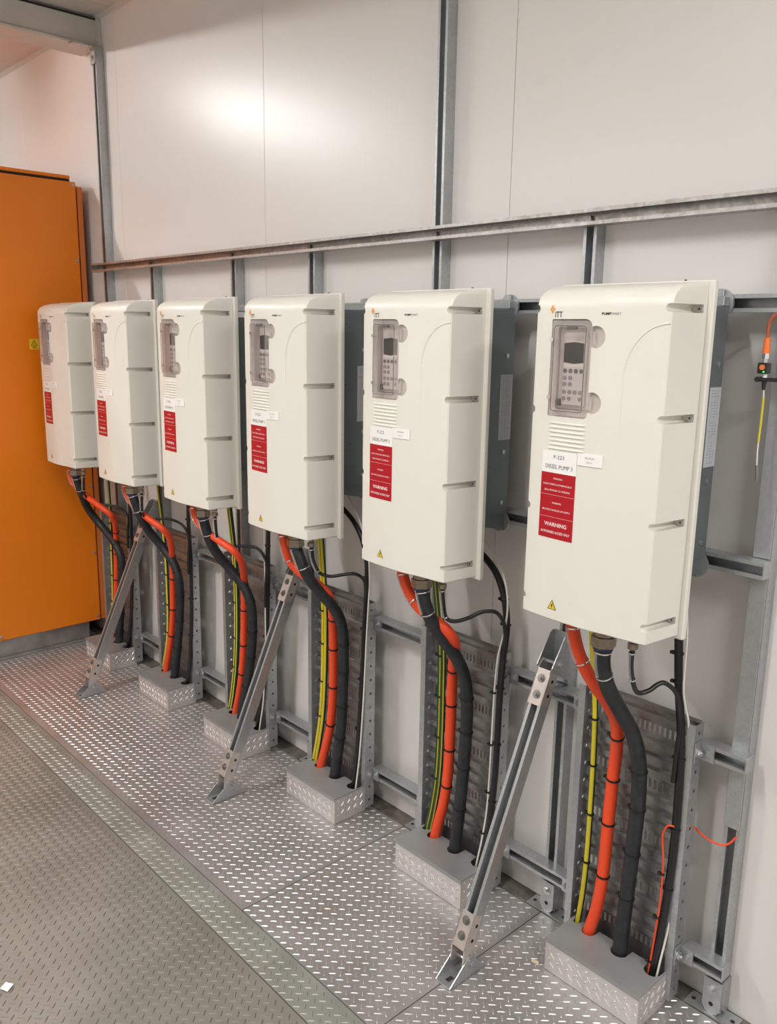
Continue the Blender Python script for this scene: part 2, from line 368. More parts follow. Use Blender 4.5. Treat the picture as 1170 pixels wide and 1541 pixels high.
# ================================================================== POSTS AND RAILS
def post(x, z0, z1, label, base=True, cap=None):
    t = thing('wall_post', (x+.02, -.02, z0), label, 'post', 'vertical channels fixed to the wall')
    mb = MB(); mb.extr(STRUT, (x, -.0005, z0), (1, 0, 0), (0, -1, 0), (0, 0, z1-z0)); build('channel', mb, 'galv', t)
    if base:
        b = MB(); prof = [(-.004, .105), (.045, .105), (.045, .022), (.036, .006), (.020, .001), (.006, .006), (-.004, .022)]
        b.extr([(a, z) for a, z in prof], (x, -.049, 0.002), (1, 0, 0), (0, 0, 1), (0, -.004, 0))
        b.extr([(-.0, .105), (.048, .105), (.048, .03), (.02, .003), (0, .003)], (x+.042, -.001, .002), (0, -1, 0), (0, 0, 1), (.0035, 0, 0))
        b.box(x-.05, x+.09, -.060, -.008, .0012, .005)
        build('base_bracket', b, 'galv', t)
        build('bolt', MB().bolt((x+.02, -.053, .078), (0, -1, 0), .010, .006), 'bolt', t, smooth=30)
        build('bolt_hole', MB().cyl((x+.02, -.0528, .034), (x+.02, -.0534, .034), .0065, 12), 'gap', t)
        for dx in (-.035, .075): build('anchor_hole', MB().cyl((x+dx, -.035, .0048), (x+dx, -.035, .0056), .006, 12), 'gap', t)
    return t
POSTS = [.061, .568, 1.277, 1.808, 2.4545, 3.020, 3.563]
pl = ['full height galvanised wall post beside the orange cabinet, under the cross beam',
      'short galvanised wall post between the first and second drives from the orange cabinet',
      'short galvanised wall post just behind the third drive from the orange cabinet',
      'short galvanised wall post behind the drive marked P-221',
      'full height galvanised wall post rising behind the drive marked P-222 to the ceiling',
      'short galvanised wall post behind the top of the nearest diagonal brace',
      'galvanised wall post at the far right with a grey cover plate, near the probe lead']
for i, x in enumerate(POSTS):
    top = 3.118 if i == 0 else (CEIL-.04 if i == 4 else 2.097)
    pt = post(x, .006, top, pl[i], base=(i != 0))
    if i == 0:
        b = MB(); b.box(x-.004, x+.045, -.049, -.043, 3.04, 3.12); b.box(x-.004, x+.045, -.155, -.043, 3.113, 3.1205)
        build('top_bracket', b, 'galvrail', pt); build('bolt', MB().bolt((x+.02, -.049, 3.07), (0, -1, 0), .009, .006), 'bolt', pt)
    if i == 6:
        build('cover_plate', MB().bbox(x-.001, x+.040, -.0465, -.0415, .552, 1.222, .001), 'galv', pt, ) ['label'] = 'flat grey cover plate'
        build('cover_plate', MB().bbox(x-.001, x+.040, -.0465, -.0415, 1.264, 1.835, .001), 'galv', pt)['label'] = 'flat grey cover plate'
def rail(name, x0, x1, z0, label, group=None, mt='galvrail', boltsx=(), y=-.0415):
    t = thing(name, ((x0+x1)/2, y-.02, z0), label, 'rail', group)
    mb = MB(); mb.extr([(b, a) for a, b in STRUT], (x0, y, z0), (0, -1, 0), (0, 0, 1), (x1-x0, 0, 0)); build('channel', mb, mt, t)
    for bx in boltsx: build('bolt', MB().cyl((bx, y-.004, z0+.02), (bx, y-.012, z0+.02), .009, hexa=True), 'darkbolt', t)
    return t
r = rail('horizontal_rail', -.002, 4.35, 2.0555, 'long galvanised channel rail running along the wall above all the drives', boltsx=[x+.0205 for x in POSTS])
build('end_flange', MB().box(-.002, .0015, -.0825, -.043, 2.0555, 2.0965), 'galvrail', r)
rail('mounting_rail', .0, 4.35, 1.832, 'galvanised channel rail behind the tops of the drives', mt='galv', boltsx=[x+.0205 for x in POSTS])
t = rail('mounting_rail', .0, 3.607, 1.222, 'galvanised channel rail behind the lower part of the drives, ending at the right hand post', mt='galv')
build('end_cap', MB().bbox(3.6045, 3.608, -.083, -.041, 1.2215, 1.2635, .001), 'galv', t)
P = .62666
gapn = ['between the first and second cable trays from the orange cabinet', 'between the second and third cable trays from the orange cabinet',
        'between the third and fourth cable trays from the orange cabinet', 'between the trays of the drives marked P-221 and P-222',
        'behind the nearest diagonal brace', 'from the nearest cable tray to the right hand post']
for k in range(6):
    x0 = k*P+.3680; x1 = (k+1)*P+.0165 if k < 5 else 3.6165
    for z0, nm in ((.7285, 'upper'), (.1385, 'lower')):
        t = rail('tray_support_rail', x0, x1, z0, '%s tray support rail %s' % (nm, gapn[k]), 'short channel rails holding the cable trays', 'galv')
        if k == 5: build('end_cap', MB().bbox(x1-.002, x1+.0015, -.083, -.041, z0-.0005, z0+.0415, .0008), 'galv', t)
        # angle brackets either end
        b = MB(); b.box(x0-.003, x0+.0006, -.114, -.083, z0-.006, z0+.047); b.box(x0-.003, x0+.036, -.0868, -.083, z0-.002, z0+.043)
        build('angle_bracket', b, 'galv', t)
        build('bolt', MB().bolt((x0+.001, -.100, z0+.02), (1, 0, 0), .0108, .009), 'bolt', t, smooth=30)
        build('bolt', MB().bolt((x0+.023, -.087, z0+.02), (0, -1, 0), .0075, .004), 'galv', t, smooth=30)
        if k < 5:
            b = MB(); b.box(x1-.034, x1+.001, -.0868, -.083, z0-.002, z0+.043); build('angle_bracket', b, 'galv', t)
            build('bolt', MB().bolt((x1-.016, -.087, z0+.02), (0, -1, 0), .0085, .006), 'darkbolt', t, smooth=30)

# ================================================================== DIAGONAL BRACES
def brace(x, label):
    t = thing('diagonal_brace', (x+.02, -.44, 0), label, 'brace', 'diagonal channel braces from floor to wall posts')
    F0 = Vector((x, -.455, .089)); d = Vector((0, .405, .914)).normalized(); n = Vector((0, .914, -.405)).normalized(); u = Vector((1, 0, 0))
    mb = MB(); mb.extr(STRUT, F0+d*.012+n*.0435, u, -n, d*.79); build('channel', mb, 'galv', t)
    def sleeve(s0, s1, nm, e0, e1):
        b = MB(); q = F0+d*s0
        b.extr([(-.0035, -.0035), (.0445, -.0035), (.0445, 0), (-.0035, 0)], q, u, n, d*(s1-s0))
        for xx in (-.0035, .0412):
            pr = [(s0, -.0035), (s1, -.0035), (s1, .030), (s1+e1, .036), (s0-e0, .036), (s0-e0, .012), (s0, -.0035)][:-1]
            pr = [(s0, -.0035), (s1, -.0035)]+([(s1+e1, .010), (s1+e1, .038)] if e1 else [(s1, .030)])+([(s0-e0, .038), (s0-e0, .012)] if e0 else [(s0+.004, .030)])
            b.extr(pr, F0+u*xx, d, n, u*.0032)
        o = build(nm, b, 'zinc', t); return o
    sleeve(0, .102, 'lower_sleeve', .048, 0); sleeve(.708, .814, 'upper_sleeve', 0, .03)
    for s_ in (.035, .078, .738, .786): build('bolt', MB().bolt(F0+d*s_+u*.0205-n*.0035, -n, .0095, .006), 'darkbolt', t, smooth=30)
    for s_ in (.03, .072, .742, .785):
        build('bolt_hole', MB().cyl(F0+d*s_+u*.0443+n*.018, F0+d*s_+u*.0451+n*.018, .0055, 10), 'gap', t)
    b = MB(); b.box(x-.0075, x+.0485, -.517, -.372, .0022, .0065)
    for xx in (-.0075, .0455): b.extr([(-.517, .006), (-.372, .006), (-.395, .028), (-.425, .066), (-.440, .068), (-.450, .060)], (x+xx, 0, 0), (0, 1, 0), (0, 0, 1), (.003, 0, 0))
    build('foot_bracket', b, 'galv', t)
    build('slot', MB().box(x+.014, x+.027, -.500, -.478, .0066, .0072), 'gap', t)
    b = MB().cyl((x-.015, -.435, .046), (x+.055, -.435, .046), .006, 10); b.bolt((x+.0485, -.435, .046), (1, 0, 0), .010, .007); b.bolt((x-.0075, -.435, .046), (-1, 0, 0), .010, .007)
    build('pivot_bolt', b, 'bolt', t, smooth=30)
    b = MB(); b.box(x-.0075, x+.0485, -.0515, -.0475, .775, .930)
    for xx in (-.0075, .0455): b.extr([(-.051, .785), (-.051, .930), (-.062, .932), (-.075, .925), (-.130, .842), (-.120, .825), (-.100, .815)], (x+xx, 0, 0), (0, 1, 0), (0, 0, 1), (.003, 0, 0))
    build('wall_bracket', b, 'galv', t)
    b = MB().cyl((x-.015, -.098, .848), (x+.058, -.098, .848), .006, 10); b.bolt((x+.0485, -.098, .848), (1, 0, 0), .011, .008); b.bolt((x-.0075, -.098, .848), (-1, 0, 0), .011, .008)
    build('pivot_bolt', b, 'bolt', t, smooth=30)
brace(.531, 'farthest diagonal galvanised brace, standing between the first two drives')
brace(1.773, 'middle diagonal galvanised brace, left of the tray under the drive marked P-221')
brace(3.017, 'nearest diagonal galvanised brace, left of the tray under the drive marked P-223')

# ================================================================== CABLE TRAYS
def web(mb, x, y0, y1, z0, z1, holes, r=.0054, th=.002):
    """steel strip facing +x with real round holes"""
    yc = (y0+y1)/2; hs = sorted(holes); b = [z0]+[(a+c)/2 for a, c in zip(hs[:-1], hs[1:])]+[z1]; N = 8
    for i, h in enumerate(hs):
        za, zb = b[i], b[i+1]
        outer = [(y1, h), (y1, zb), (yc, zb), (y0, zb), (y0, h), (y0, za), (yc, za), (y1, za)]
        inner = [(yc+r*math.cos(2*math.pi*j/N), h+r*math.sin(2*math.pi*j/N)) for j in range(N)]
        vs = [(x, *p) for p in outer+inner]+[(x-th, *p) for p in outer+inner]; fs = []
        for j in range(8):
            k2 = (j+1) % 8
            fs += [(j, k2, 8+k2, 8+j), (16+j, 24+j, 24+k2, 16+k2), (8+j, 8+k2, 24+k2, 24+j)]
        mb.add(vs, fs)
    return mb
def make_tray():
    t = thing('cable_tray', (.19, -.10, .02), 'x', 'cable tray', 'vertical cable trays under the drives')
    holes = [.048+.0535*i for i in range(15)]
    for x, nm in ((.3640, 'side_rail'), (.0385, 'side_rail')):
        mb = MB(); web(mb, x, -.114, -.072, .021, .823, holes)
        mb.box(x-.0215, x, -.1165, -.1140, .021, .823)
        build(nm, mb, 'galv', t)
    # corrugated, slotted back sheet
    zs = []; z = .05; prof = []
    rows = [.127+.157*i for i in range(5)]
    pts = []
    for rz in rows:
        pts += [(rz-.024, 0, 0), (rz-.013, 0, 1), (rz+.013, 0, 0), (rz+.023, 0, 0), (rz+.027, 1, 0), (rz+.045, 1, 0), (rz+.049, 0, 0), (rz+.062, 0, 0), (rz+.066, 1, 0), (rz+.084, 1, 0), (rz+.088, 0, 0), (rz+.101, 0, 0), (rz+.105, 1, 0), (rz+.126, 1, 0), (rz+.130, 0, 0)]
    pts = [p for p in pts if p[0] < .822]+[(.826, 0, 0)]
    pts = [(.045, 0, 0)]+pts
    xs = [.0395]; x = .052
    while x < .350: xs += [x, x+.0075]; x += .0148
    xs.append(.3615)
    mb = MB(); nx = len(xs)
    for zz, rd, sl in pts:
        for xx in xs: mb.v.append((xx, -.0770-(.0105 if rd else 0), zz))
    for i in range(len(pts)-1):
        for j in range(nx-1):
            if pts[i][2] == 1 and j % 2 == 1: continue
            mb.f.append((i*nx+j, i*nx+j+1, (i+1)*nx+j+1, (i+1)*nx+j)); mb.m.append(0)
    o = build('corrugated_sheet', mb, 'galvtray', t)
    o.modifiers.new('thickness', 'SOLIDIFY').thickness = .0012
    return t
order = ['cable tray beneath the drive nearest the orange cabinet', 'cable tray beneath the second drive from the orange cabinet', 'cable tray beneath the third drive from the orange cabinet',
         'cable tray beneath the drive marked P-221', 'cable tray beneath the drive marked P-222', 'cable tray beneath the nearest drive, marked P-223']
tray0 = make_tray(); trays = [tray0]
for k in range(1, 6):
    c = copy_tree(tray0); c.location.x += k*P; trays.append(c)
for k, c in enumerate(trays): c['label'] = 'slotted galvanised ' + order[k]

# ================================================================== KICK BOXES
def make_box():
    x0, x1, y0, y1, z1 = .051, .349, -.250, -.1185, .104
    t = thing('cable_kick_box', (.2, -.18, 0), 'x', 'box', 'tread plate kick boxes where the cables enter the floor')
    # lid with openings along its back edge and a folded front lip
    holes = [(.070, -.128, .011), (.118, -.138, .021), (.222, -.143, .025), (.322, -.138, .024)]
    NX = 150; xs = [x0+(x1-x0)*i/NX for i in range(NX+1)]
    def back(x):
        yb = y1
        for hx, hy, hr in holes:
            if abs(x-hx) < hr: yb = min(yb, hy-math.sqrt(hr*hr-(x-hx)**2))
        return yb
    vs = []; fs = []
    for x in xs: vs += [(x, y0, z1), (x, back(x), z1), (x, y0, z1-.002), (x, back(x), z1-.002)]
    for i in range(NX):
        a = i*4; b = a+4; fs += [(a, b, b+1, a+1), (a+2, a+3, b+3, b+2), (a+1, b+1, b+3, a+3)]
    fs += [(0, 1, 3, 2), (NX*4, NX*4+2, NX*4+3, NX*4+1)]
    mb = MB().add(vs, fs); mb.box(x0-.001, x1+.001, y0-.0015, y0, z1-.013, z1+.0003); mb.box(x1, x1+.0015, y0, y1+.02, z1-.004, z1)
    build('lid', mb, 'boxtop', t)
    f = build('front_panel', MB().box(x0, x1, y0, y0+.002, .0015, z1-.002), 'boxside', t)
    build('tread_lugs', lugs(MB(), (x0, y0, .0015), (1, 0, 0), (0, 0, 1), x1-x0, z1-.016, pitch=.0305, nrm=(0, -1, 0), L=.0235, wd=.0052, h=.0024, ph=(.003, 0)), 'lugbox', f)['kind'] = 'stuff'
    for xx, nx_ in ((x1-.002, 1), (x0, -1)):
        xf = x1 if nx_ > 0 else x0
        f = build('end_panel', MB().box(xx, xx+.002, y0+.002, y1+.018, .0015, z1-.002), 'boxside', t)
        build('tread_lugs', lugs(MB(), (xf, y0, .0015), (0, 1, 0), (0, 0, 1), y1+.018-y0, z1-.006, pitch=.0305, nrm=(nx_, 0, 0), L=.0235, wd=.0052, h=.0024), 'lugbox', f)['kind'] = 'stuff'
    return t
bx0 = make_box(); boxes = [bx0]
for k in range(1, 6):
    c = copy_tree(bx0); c.location.x += k*P; boxes.append(c)
for k, c in enumerate(boxes): c['label'] = 'low tread plate kick box ' + order[k].split('tray ')[1]
# ================================================================== PUMP DRIVES
Z0 = 1.094
BX = [0, .006, .014, .03, .06, .1, .14, .18, .205, .23, .251, .348]
BY = [0, .0038, .0068, .0095, .0125, .0152, .0170, .0172, .0152, .0118, .0080, 0]
def bulge(x): return float(np.interp(x, BX, BY))
def groll(z):
    q = (z-1.835)/.0565
    return 1.0 if q <= 0 else max(0., 1-min(1, q)**2.6)**(1/2.2)
def sy(x, z): return -.25-(.12+bulge(min(max(x, 0), .348)))*groll(z)
def cover_mesh():
    zs = [1.094, 1.0965]+[1.094+.052*i for i in range(1, 15)]+[1.835, 1.845, 1.855, 1.864, 1.871, 1.877, 1.882, 1.886, 1.889, 1.8905, 1.8915]
    fx = [.0, .003, .006, .014, .03, .045, .06, .08, .1, .12, .14, .16, .18, .192, .205, .217, .23, .251, .275, .30, .325, .342, .345, .348]
    vs = []; ns = 5
    def rng(z):
        g = groll(z); ins = .0025 if z == 1.094 else 0
        out = []
        for i in range(ns): # left side from the back to the front
            t_ = i/ns; out.append((-.012+.012*t_+ins, -.25+(sy(0, z)+.25)*t_*.985, z))
        for j, x in enumerate(fx):
            e = 0
            if j == 0: e = .004
            if j == 1: e = .0014
            if j == len(fx)-1: e = .0035
            if j == len(fx)-2: e = .0008
            out.append((x, sy(x, z)+(e*g)+ins, z))
        for i in range(ns-1, -1, -1):
            t_ = i/ns; out.append((.362-.014*t_-ins, -.25+(sy(.348, z)+.25)*t_*.985, z))
        return out
    R = [rng(z) for z in zs]; n = len(R[0]); mb = MB()
    for r_ in R: mb.v.extend(r_)
    for i in range(len(R)-1):
        for j in range(n): mb.f.append((i*n+j, i*n+(j+1) % n, (i+1)*n+(j+1) % n, (i+1)*n+j)); mb.m.append(0)
    mb.f.append(tuple(range(n))[::-1]); mb.m.append(0)
    mb.f.append(tuple((len(R)-1)*n+j for j in range(n))); mb.m.append(0)
    return mb
SLOTZ = [1.8347, 1.6009, 1.3658, 1.1347]
drv = thing('pump_drive', (.175, -.25, 1.085), 'x', 'drive unit', 'wall mounted pump drives in a row')
cov = build('front_cover', cover_mesh(), ['cream', 'pocket'], drv)
def cutter(mb, mi=0):
    me = bpy.data.meshes.new('cut'); me.from_pydata(mb.v, [], mb.f); fixn(me)
    for m in ('cream', 'pocket'): me.materials.append(MAT[m])
    for p_ in me.polygons: p_.material_index = mi
    o = bpy.data.objects.new('cut', me); COL.objects.link(o); o.location = -ORG[drv.name]; o.parent = drv; return o
cuts = []
c1 = MB()
for z in SLOTZ:
    for sgn, xe, xo in ((1, .343, .40), (-1, .006, -.05)):
        pr = [(xo, z-.009), (xe, z-.009)] if sgn > 0 else [(xo, z+.009), (xe, z+.009)]
        arc = [(xe-sgn*.009*math.sin(a), z-sgn*.009*math.cos(a)) for a in [math.pi*i/8 for i in range(1, 8)]]
        pr = pr+arc+([(xe, z+.009), (xo, z+.009)] if sgn > 0 else [(xe, z-.009), (xo, z-.009)])
        c1.extr(pr, (0, -.45, 0), (1, 0, 0), (0, 0, 1), (0, .188, 0))
cuts.append(cutter(c1))
def rrect(x0, x1, z0, z1, rads, n=6):
    out = []
    for (cx_, cz_, a0, r_) in ((x1, z1, 0, rads[0]), (x0, z1, 90, rads[1]), (x0, z0, 180, rads[2]), (x1, z0, 270, rads[3])):
        sx = 1 if cx_ == x1 else -1; sz = 1 if cz_ == z1 else -1
        for i in range(n+1):
            a = math.radians(a0+90*i/n); out.append((cx_-sx*r_+r_*math.cos(a), cz_-sz*r_+r_*math.sin(a)))
    return out
W = (.055, .1685, 1.589, 1.811)
c2 = MB().extr(rrect(*W, (.018, .003, .004, .012)), (0, -.45, 0), (1, 0, 0), (0, 0, 1), (0, .112, 0)); cuts.append(cutter(c2, 1))
c3 = MB()
for z in (1.772, 1.626): c3.cyl((.178, -.45, z), (.178, -.3745, z), .0245, 28)
cuts.append(cutter(c3, 0))
bpy.context.view_layer.update()
for c in cuts:
    md = cov.modifiers.new('b', 'BOOLEAN'); md.object = c; md.operation = 'DIFFERENCE'; md.solver = 'EXACT'
dg = bpy.context.evaluated_depsgraph_get(); me2 = bpy.data.meshes.new_from_object(cov.evaluated_get(dg), depsgraph=dg)
cov.modifiers.clear(); cov.data = me2
me2.polygons.foreach_set('use_smooth', [True]*len(me2.polygons)); me2.set_sharp_from_angle(angle=math.radians(24))
for c in cuts: bpy.data.objects.remove(c)
# back flange and steel body
build('cover_flange', MB().bbox(-.020, .3755, -.2495, -.232, 1.085, 1.8955, .003), 'creamback', drv)
build('body', MB().bbox(.022, .330, -.2315, -.0845, 1.250, 1.846, .002), 'grey', drv)
build('body_top_flange', MB().bbox(.022, .331, -.115, -.0835, 1.846, 1.868, .0015), 'galv', drv)
for x in (.045, .308):
    for z, s_ in ((1.853, 1), (1.228, -1)):
        m_ = MB().cyl((x, -.0895, z), (x, -.0835, z), .033, 28); m_.bbox(x-.012, x+.012, -.098, -.0895, z-.03, z+.03, .001)
        build('mounting_ear', m_, 'galv', drv, smooth=30)
for gx in (.305, .03): build('bottom_gusset', MB().extr([(-.2315, 1.2495), (-.0845, 1.2495), (-.0845, 1.205), (-.10, 1.205), (-.2315, 1.235)], (gx, 0, 0), (0, 1, 0), (0, 0, 1), (.022, 0, 0)), 'grey', drv)
for y, z in ((-.115, 1.715), (-.115, 1.44), (-.115, 1.29)): build('body_screw', MB().cyl((.330, y, z), (.3335, y, z), .0065, 14), 'bolt', drv, smooth=30)
for y, z in ((-.19, 1.80), (-.19, 1.60), (-.17, 1.40)): build('vent_hole', MB().cyl((.330, y, z), (.3304, y, z), .0022, 8), 'gap', drv)
st = build('data_sticker', MB().box(.3302, .3308, -.140, -.086, 1.475, 1.662), 'sticker2', drv)
mb = MB(); random.seed(3)
for i in range(26):
    z = 1.655-.0068*i
    if i % 7 == 3: continue
    mb.box(.3308, .331, -.135+.012*random.random(), -.092-.015*random.random(), z-.0012, z)
for y in (-.128, -.112, -.099): mb.box(.3308, .331, y, y+.0006, 1.48, 1.655)
build('lettering', mb, 'blued', st)
# cover screws, arc ridge, louvres
for z in SLOTZ:
    m_ = MB().cyl((.3535, -.262, z), (.3535, -.268, z), .0072, 16); m_.cyl((.3535, -.268, z), (.3535, -.2684, z), .0024, 6, mi=1)
    build('cover_screw', m_, ['bolt', 'gap'], drv, smooth=30)
    m_ = MB().cyl((-.0045, -.262, z), (-.0045, -.268, z), .0055, 12); build('cover_screw', m_, 'bolt', drv, smooth=30)
arc = []
for i in range(25):
    a = math.pi/2*i/24; x = .3465-.0965*math.sin(a); z = 1.802-.115*(1-math.cos(a)); arc.append((x, sy(x, z)+.0006, z))
for i in range(1, 9): z = 1.687-.02*i; arc.append((.2500, sy(.25, z)+.0008+.00018*i, z))
build('arc_ridge', MB().tube(arc, .0024, 8), 'cream', drv, smooth=60)
build('cover_top_screw', MB().cyl((.30, -.238, 1.8955), (.30, -.238, 1.8985), .003, 8), 'black3', drv)
for i in range(7):
    z = 1.5735-.0100*i; pts = []
    for j in range(9):
        x = .0565+.0575*2*j/8; pts.append((x, sy(x, z)+.0012, z))
    m_ = MB().tube(pts, .0034, 8, rfun=lambda t_: .0034 if .02 < t_ < .98 else .001, ref=Vector((0, -1, 0)))
    build('louvre', m_, 'cream', drv, smooth=50)
# keypad window
fr = MB(); outer = rrect(.0575, .166, 1.592, 1.8085, (.016, .003, .003, .010)); inner = rrect(.0725, .1585, 1.6035, 1.796, (.007, .007, .007, .007))
n_ = len(outer)
def ringplate(mb, o_, i_, y0, y1):
    n = len(o_); vs = [(x, y0, z) for x, z in o_]+[(x, y0, z) for x, z in i_]+[(x, y1, z) for x, z in o_]+[(x, y1, z) for x, z in i_]; fs = []
    for a in range(n):
        b = (a+1) % n; fs += [(a, b, n+b, n+a), (2*n+a, 3*n+a, 3*n+b, 2*n+b), (a, 2*n+a, 2*n+b, b), (n+a, n+b, 3*n+b, 3*n+a)]
    return mb.add(vs, fs)
ringplate(fr, outer, inner, -.3825, -.3795)
wf = build('keypad_window', fr, 'rim', drv, smooth=30)
for z in (1.772, 1.626):
    m_ = MB(); m_.extr([(.0245*math.cos(a), .0235*math.sin(a)) for a in [math.pi*(-.5+i/14) for i in range(15)]]+[(-.012, .0235), (-.012, -.0235)], (.1775, -.3795, z), (1, 0, 0), (0, 0, 1), (0, .0028, 0))
    build('hinge_ear', m_, 'rim', wf, smooth=30)
    build('hinge_knuckle', MB().cyl((.173, -.3835, z-.017), (.173, -.3835, z+.012), .0035, 10), 'rim', wf, smooth=40)
i2 = rrect(.0755, .1555, 1.6065, 1.793, (.005,)*4)
m_ = MB(); ringplate(m_, rrect(.0725, .1585, 1.6035, 1.796, (.007,)*4), i2, -.3955, -.3825)
build('raised_rim', m_, 'rim', wf, smooth=30)
build('clear_pane', MB().extr(i2, (0, -.3950, 0), (1, 0, 0), (0, 0, 1), (0, .0015, 0)), 'pane', wf)
ol = MB(); ol.tube([(x, -.3962, z) for x, z in inner], .0009, 6, closed=True, ref=Vector((0, -1, 0))); build('window_edge', ol, 'btndark', wf)
build('latch', MB().bbox(.104, .128, -.394, -.383, 1.788, 1.796, .001), 'btndark', wf)
for z in (1.765, 1.633): build('window_screw', MB().cyl((.0600, -.3835, z), (.0600, -.389, z), .0048, 14), 'silver', wf, smooth=30)
# keypad
KX = .0715
kp = build('keypad', MB().bbox(KX, KX+.064, -.3575, -.3445, 1.614, 1.783, .003), 'keypad', drv)
build('keypad_cradle', MB().bbox(KX-.016, KX+.075, -.3480, -.3430, 1.606, 1.60+.20, .002), 'pocket', drv)
build('cable_stub', MB().bbox(KX-.012, KX-.003, -.356, -.348, 1.612, 1.628, .001), 'btndark', drv)
build('keypad_face', MB().bbox(KX+.003, KX+.061, -.3585, -.3573, 1.620, 1.7035, .0004), 'keyface', kp)
build('display', MB().extr([(KX+.004, 1.7135), (KX+.032, 1.7105), (KX+.060, 1.7135), (KX+.060, 1.757), (KX+.032, 1.760), (KX+.004, 1.757)], (0, -.3574, 0), (1, 0, 0), (0, 0, 1), (0, -.0012, 0)), 'screen', kp)
for z, xs_, mt in ((1.694, (.009, .024, .039, .054), 'btndark'), (1.678, (.009, .024), 'btn'), (1.6635, (.009, .024), 'btn'), (1.6455, (.009, .024, .039, .054), 'btn'), (1.630, (.009, .024, .054), 'btn')):
    for x in xs_: build('button', MB().cyl((KX+x+.001, -.3585, z), (KX+x+.001, -.3596, z), .0052, 14), mt, kp)
# glands under the cover
for gx, gy, r_, zb, nm in ((.103, -.297, .017, 1.070, 'orange_cable_gland'), (.207, -.313, .031, 1.040, 'conduit_gland'), (.279, -.300, .0125, 1.050, 'small_cable_gland')):
    m_ = MB().cyl((gx, gy, 1.094), (gx, gy, zb+.028 if r_ > .02 else zb+.02), r_*.85, 16)
    m_.cyl((gx, gy, zb+.026 if r_ > .02 else zb+.014), (gx, gy, zb), r_, hexa=True)
    g_ = build('cable_gland', m_, 'brass', drv, smooth=35)
    if r_ > .02: build('gland_seal', MB().cyl((gx, gy, zb), (gx, gy, zb-.008), .0245, 18), 'blue', g_, smooth=35)
build('gland_plate', MB().box(.04, .325, -.345, -.255, 1.0905, 1.0935), 'galv', drv)

# flat prints conforming to the cover
def conform(pr, y_off=.0009, nx=6, th=.0006):
    x0, x1, z0, z1 = pr; mb = MB(); vs = []; xs = [x0+(x1-x0)*i/nx for i in range(nx+1)]
    for x in xs: vs += [(x, sy(x, z0)-y_off, z0), (x, sy(x, z1)-y_off, z1), (x, sy(x, z0)-y_off+th, z0), (x, sy(x, z1)-y_off+th, z1)]
    fs = []
    for i in range(nx): a = 4*i; b = a+4; fs += [(a, b, b+1, a+1), (a+2, a+3, b+3, b+2), (a, a+2, b+2, b), (a+1, b+1, b+3, a+3)]
    fs += [(0, 1, 3, 2), (4*nx, 4*nx+2, 4*nx+3, 4*nx+1)]
    return mb.add(vs, fs)
def text_mb(mb, s, cx_, cz_, h, wmax, y_off, bold=0., mi=0, base=None):
    """flat letters as mesh, scaled to cap height h and to width wmax"""
    cu = bpy.data.curves.new('t', 'FONT'); cu.body = s; cu.resolution_u = 2; cu.offset = bold
    o = bpy.data.objects.new('t', cu); COL.objects.link(o); dg = bpy.context.evaluated_depsgraph_get()
    me = bpy.data.meshes.new_from_object(o.evaluated_get(dg), depsgraph=dg); V = np.array([v.co for v in me.vertices]); F = [tuple(p_.vertices) for p_ in me.polygons]
    bpy.data.objects.remove(o); lo, hi = V.min(0), V.max(0); sx = wmax/(hi[0]-lo[0]); sz = h/(hi[1]-lo[1])
    vs = []
    for v in V:
        x = cx_+(v[0]-(lo[0]+hi[0])/2)*sx; z = cz_+(v[1]-(lo[1]+hi[1])/2)*sz; vs.append((x, sy(x, z)-y_off, z))
    return mb.add(vs, F, mi)
s1 = build('name_sticker', conform((.048, .150, 1.4555, 1.507)), 'white', drv)
s2 = build('warning_sticker', conform((.0475, .149, 1.297, 1.4555)), 'red', drv)
s3 = build('supply_tag', conform((.152, .217, 1.483, 1.5105), .0022, th=.0018), 'white', drv)
mb = MB(); H = .1585
def row(s, f, wf_, h, b=0.): text_mb(mb, s, .098, 1.4555-H*f, h, .1015*wf_, .0012, b)
row('WARNING', .085, .27, .0042, .01); row('PLANT STARTS AUTOMATICALLY', .175, .84, .0042, .01); row('ISOLATE PRIOR TO OPENING', .265, .74, .0042, .01)
row('WARNING', .455, .27, .0042, .01); row('MULTIPLE SOURCES OF SUPPLY', .565, .82, .0042, .01); row('WARNING', .785, .66, .0098, .02); row('AUTHORISED ACCESS ONLY', .905, .87, .0062, .015)
build('lettering', mb, 'whiteink', s2)
mb = MB()
for f in (.335, .675): mb.add(conform((.049, .148, 1.4555-H*f-.0002, 1.4555-H*f+.0002), .0012).v, conform((.049, .148, 1.4555-H*f-.0002, 1.4555-H*f+.0002), .0012).f)
build('divider_lines', mb, 'whiteink', s2)
mb = MB(); text_mb(mb, 'FED FROM', .1845, 1.5015, .0040, .024, .0025); text_mb(mb, 'MCC-A', .1845, 1.4915, .0040, .015, .0025); build('lettering', mb, 'lightink', s3)
mb = MB(); text_mb(mb, 'ITT', .0735, 1.8215, .0125, .021, .0006, .012); build('maker_lettering', mb, 'black', drv)
mb = MB()
for a in range(4):
    A = math.radians(90*a); c_ = (.0545+.0040*math.cos(A), 1.8330+.0056*math.sin(A)); q = []
    for b_ in range(4):
        B = math.radians(90*b_+20); q.append((c_[0]+.0036*math.cos(B), c_[1]+.0046*math.sin(B)))
    mb.add([(x, sy(x, z)-.0006, z) for x, z in q], [(0, 1, 2, 3)])
build('maker_emblem', mb, 'logo', drv)
mb = MB(); text_mb(mb, 'PUMP', .2015, 1.8225, .0056, .0225, .0006, .03, 0); text_mb(mb, 'SMART', .2245, 1.8225, .0056, .0225, .0006, 0, 1); build('model_lettering', mb, ['black', 'lightink'], drv)
tx, tz = .102, 1.121
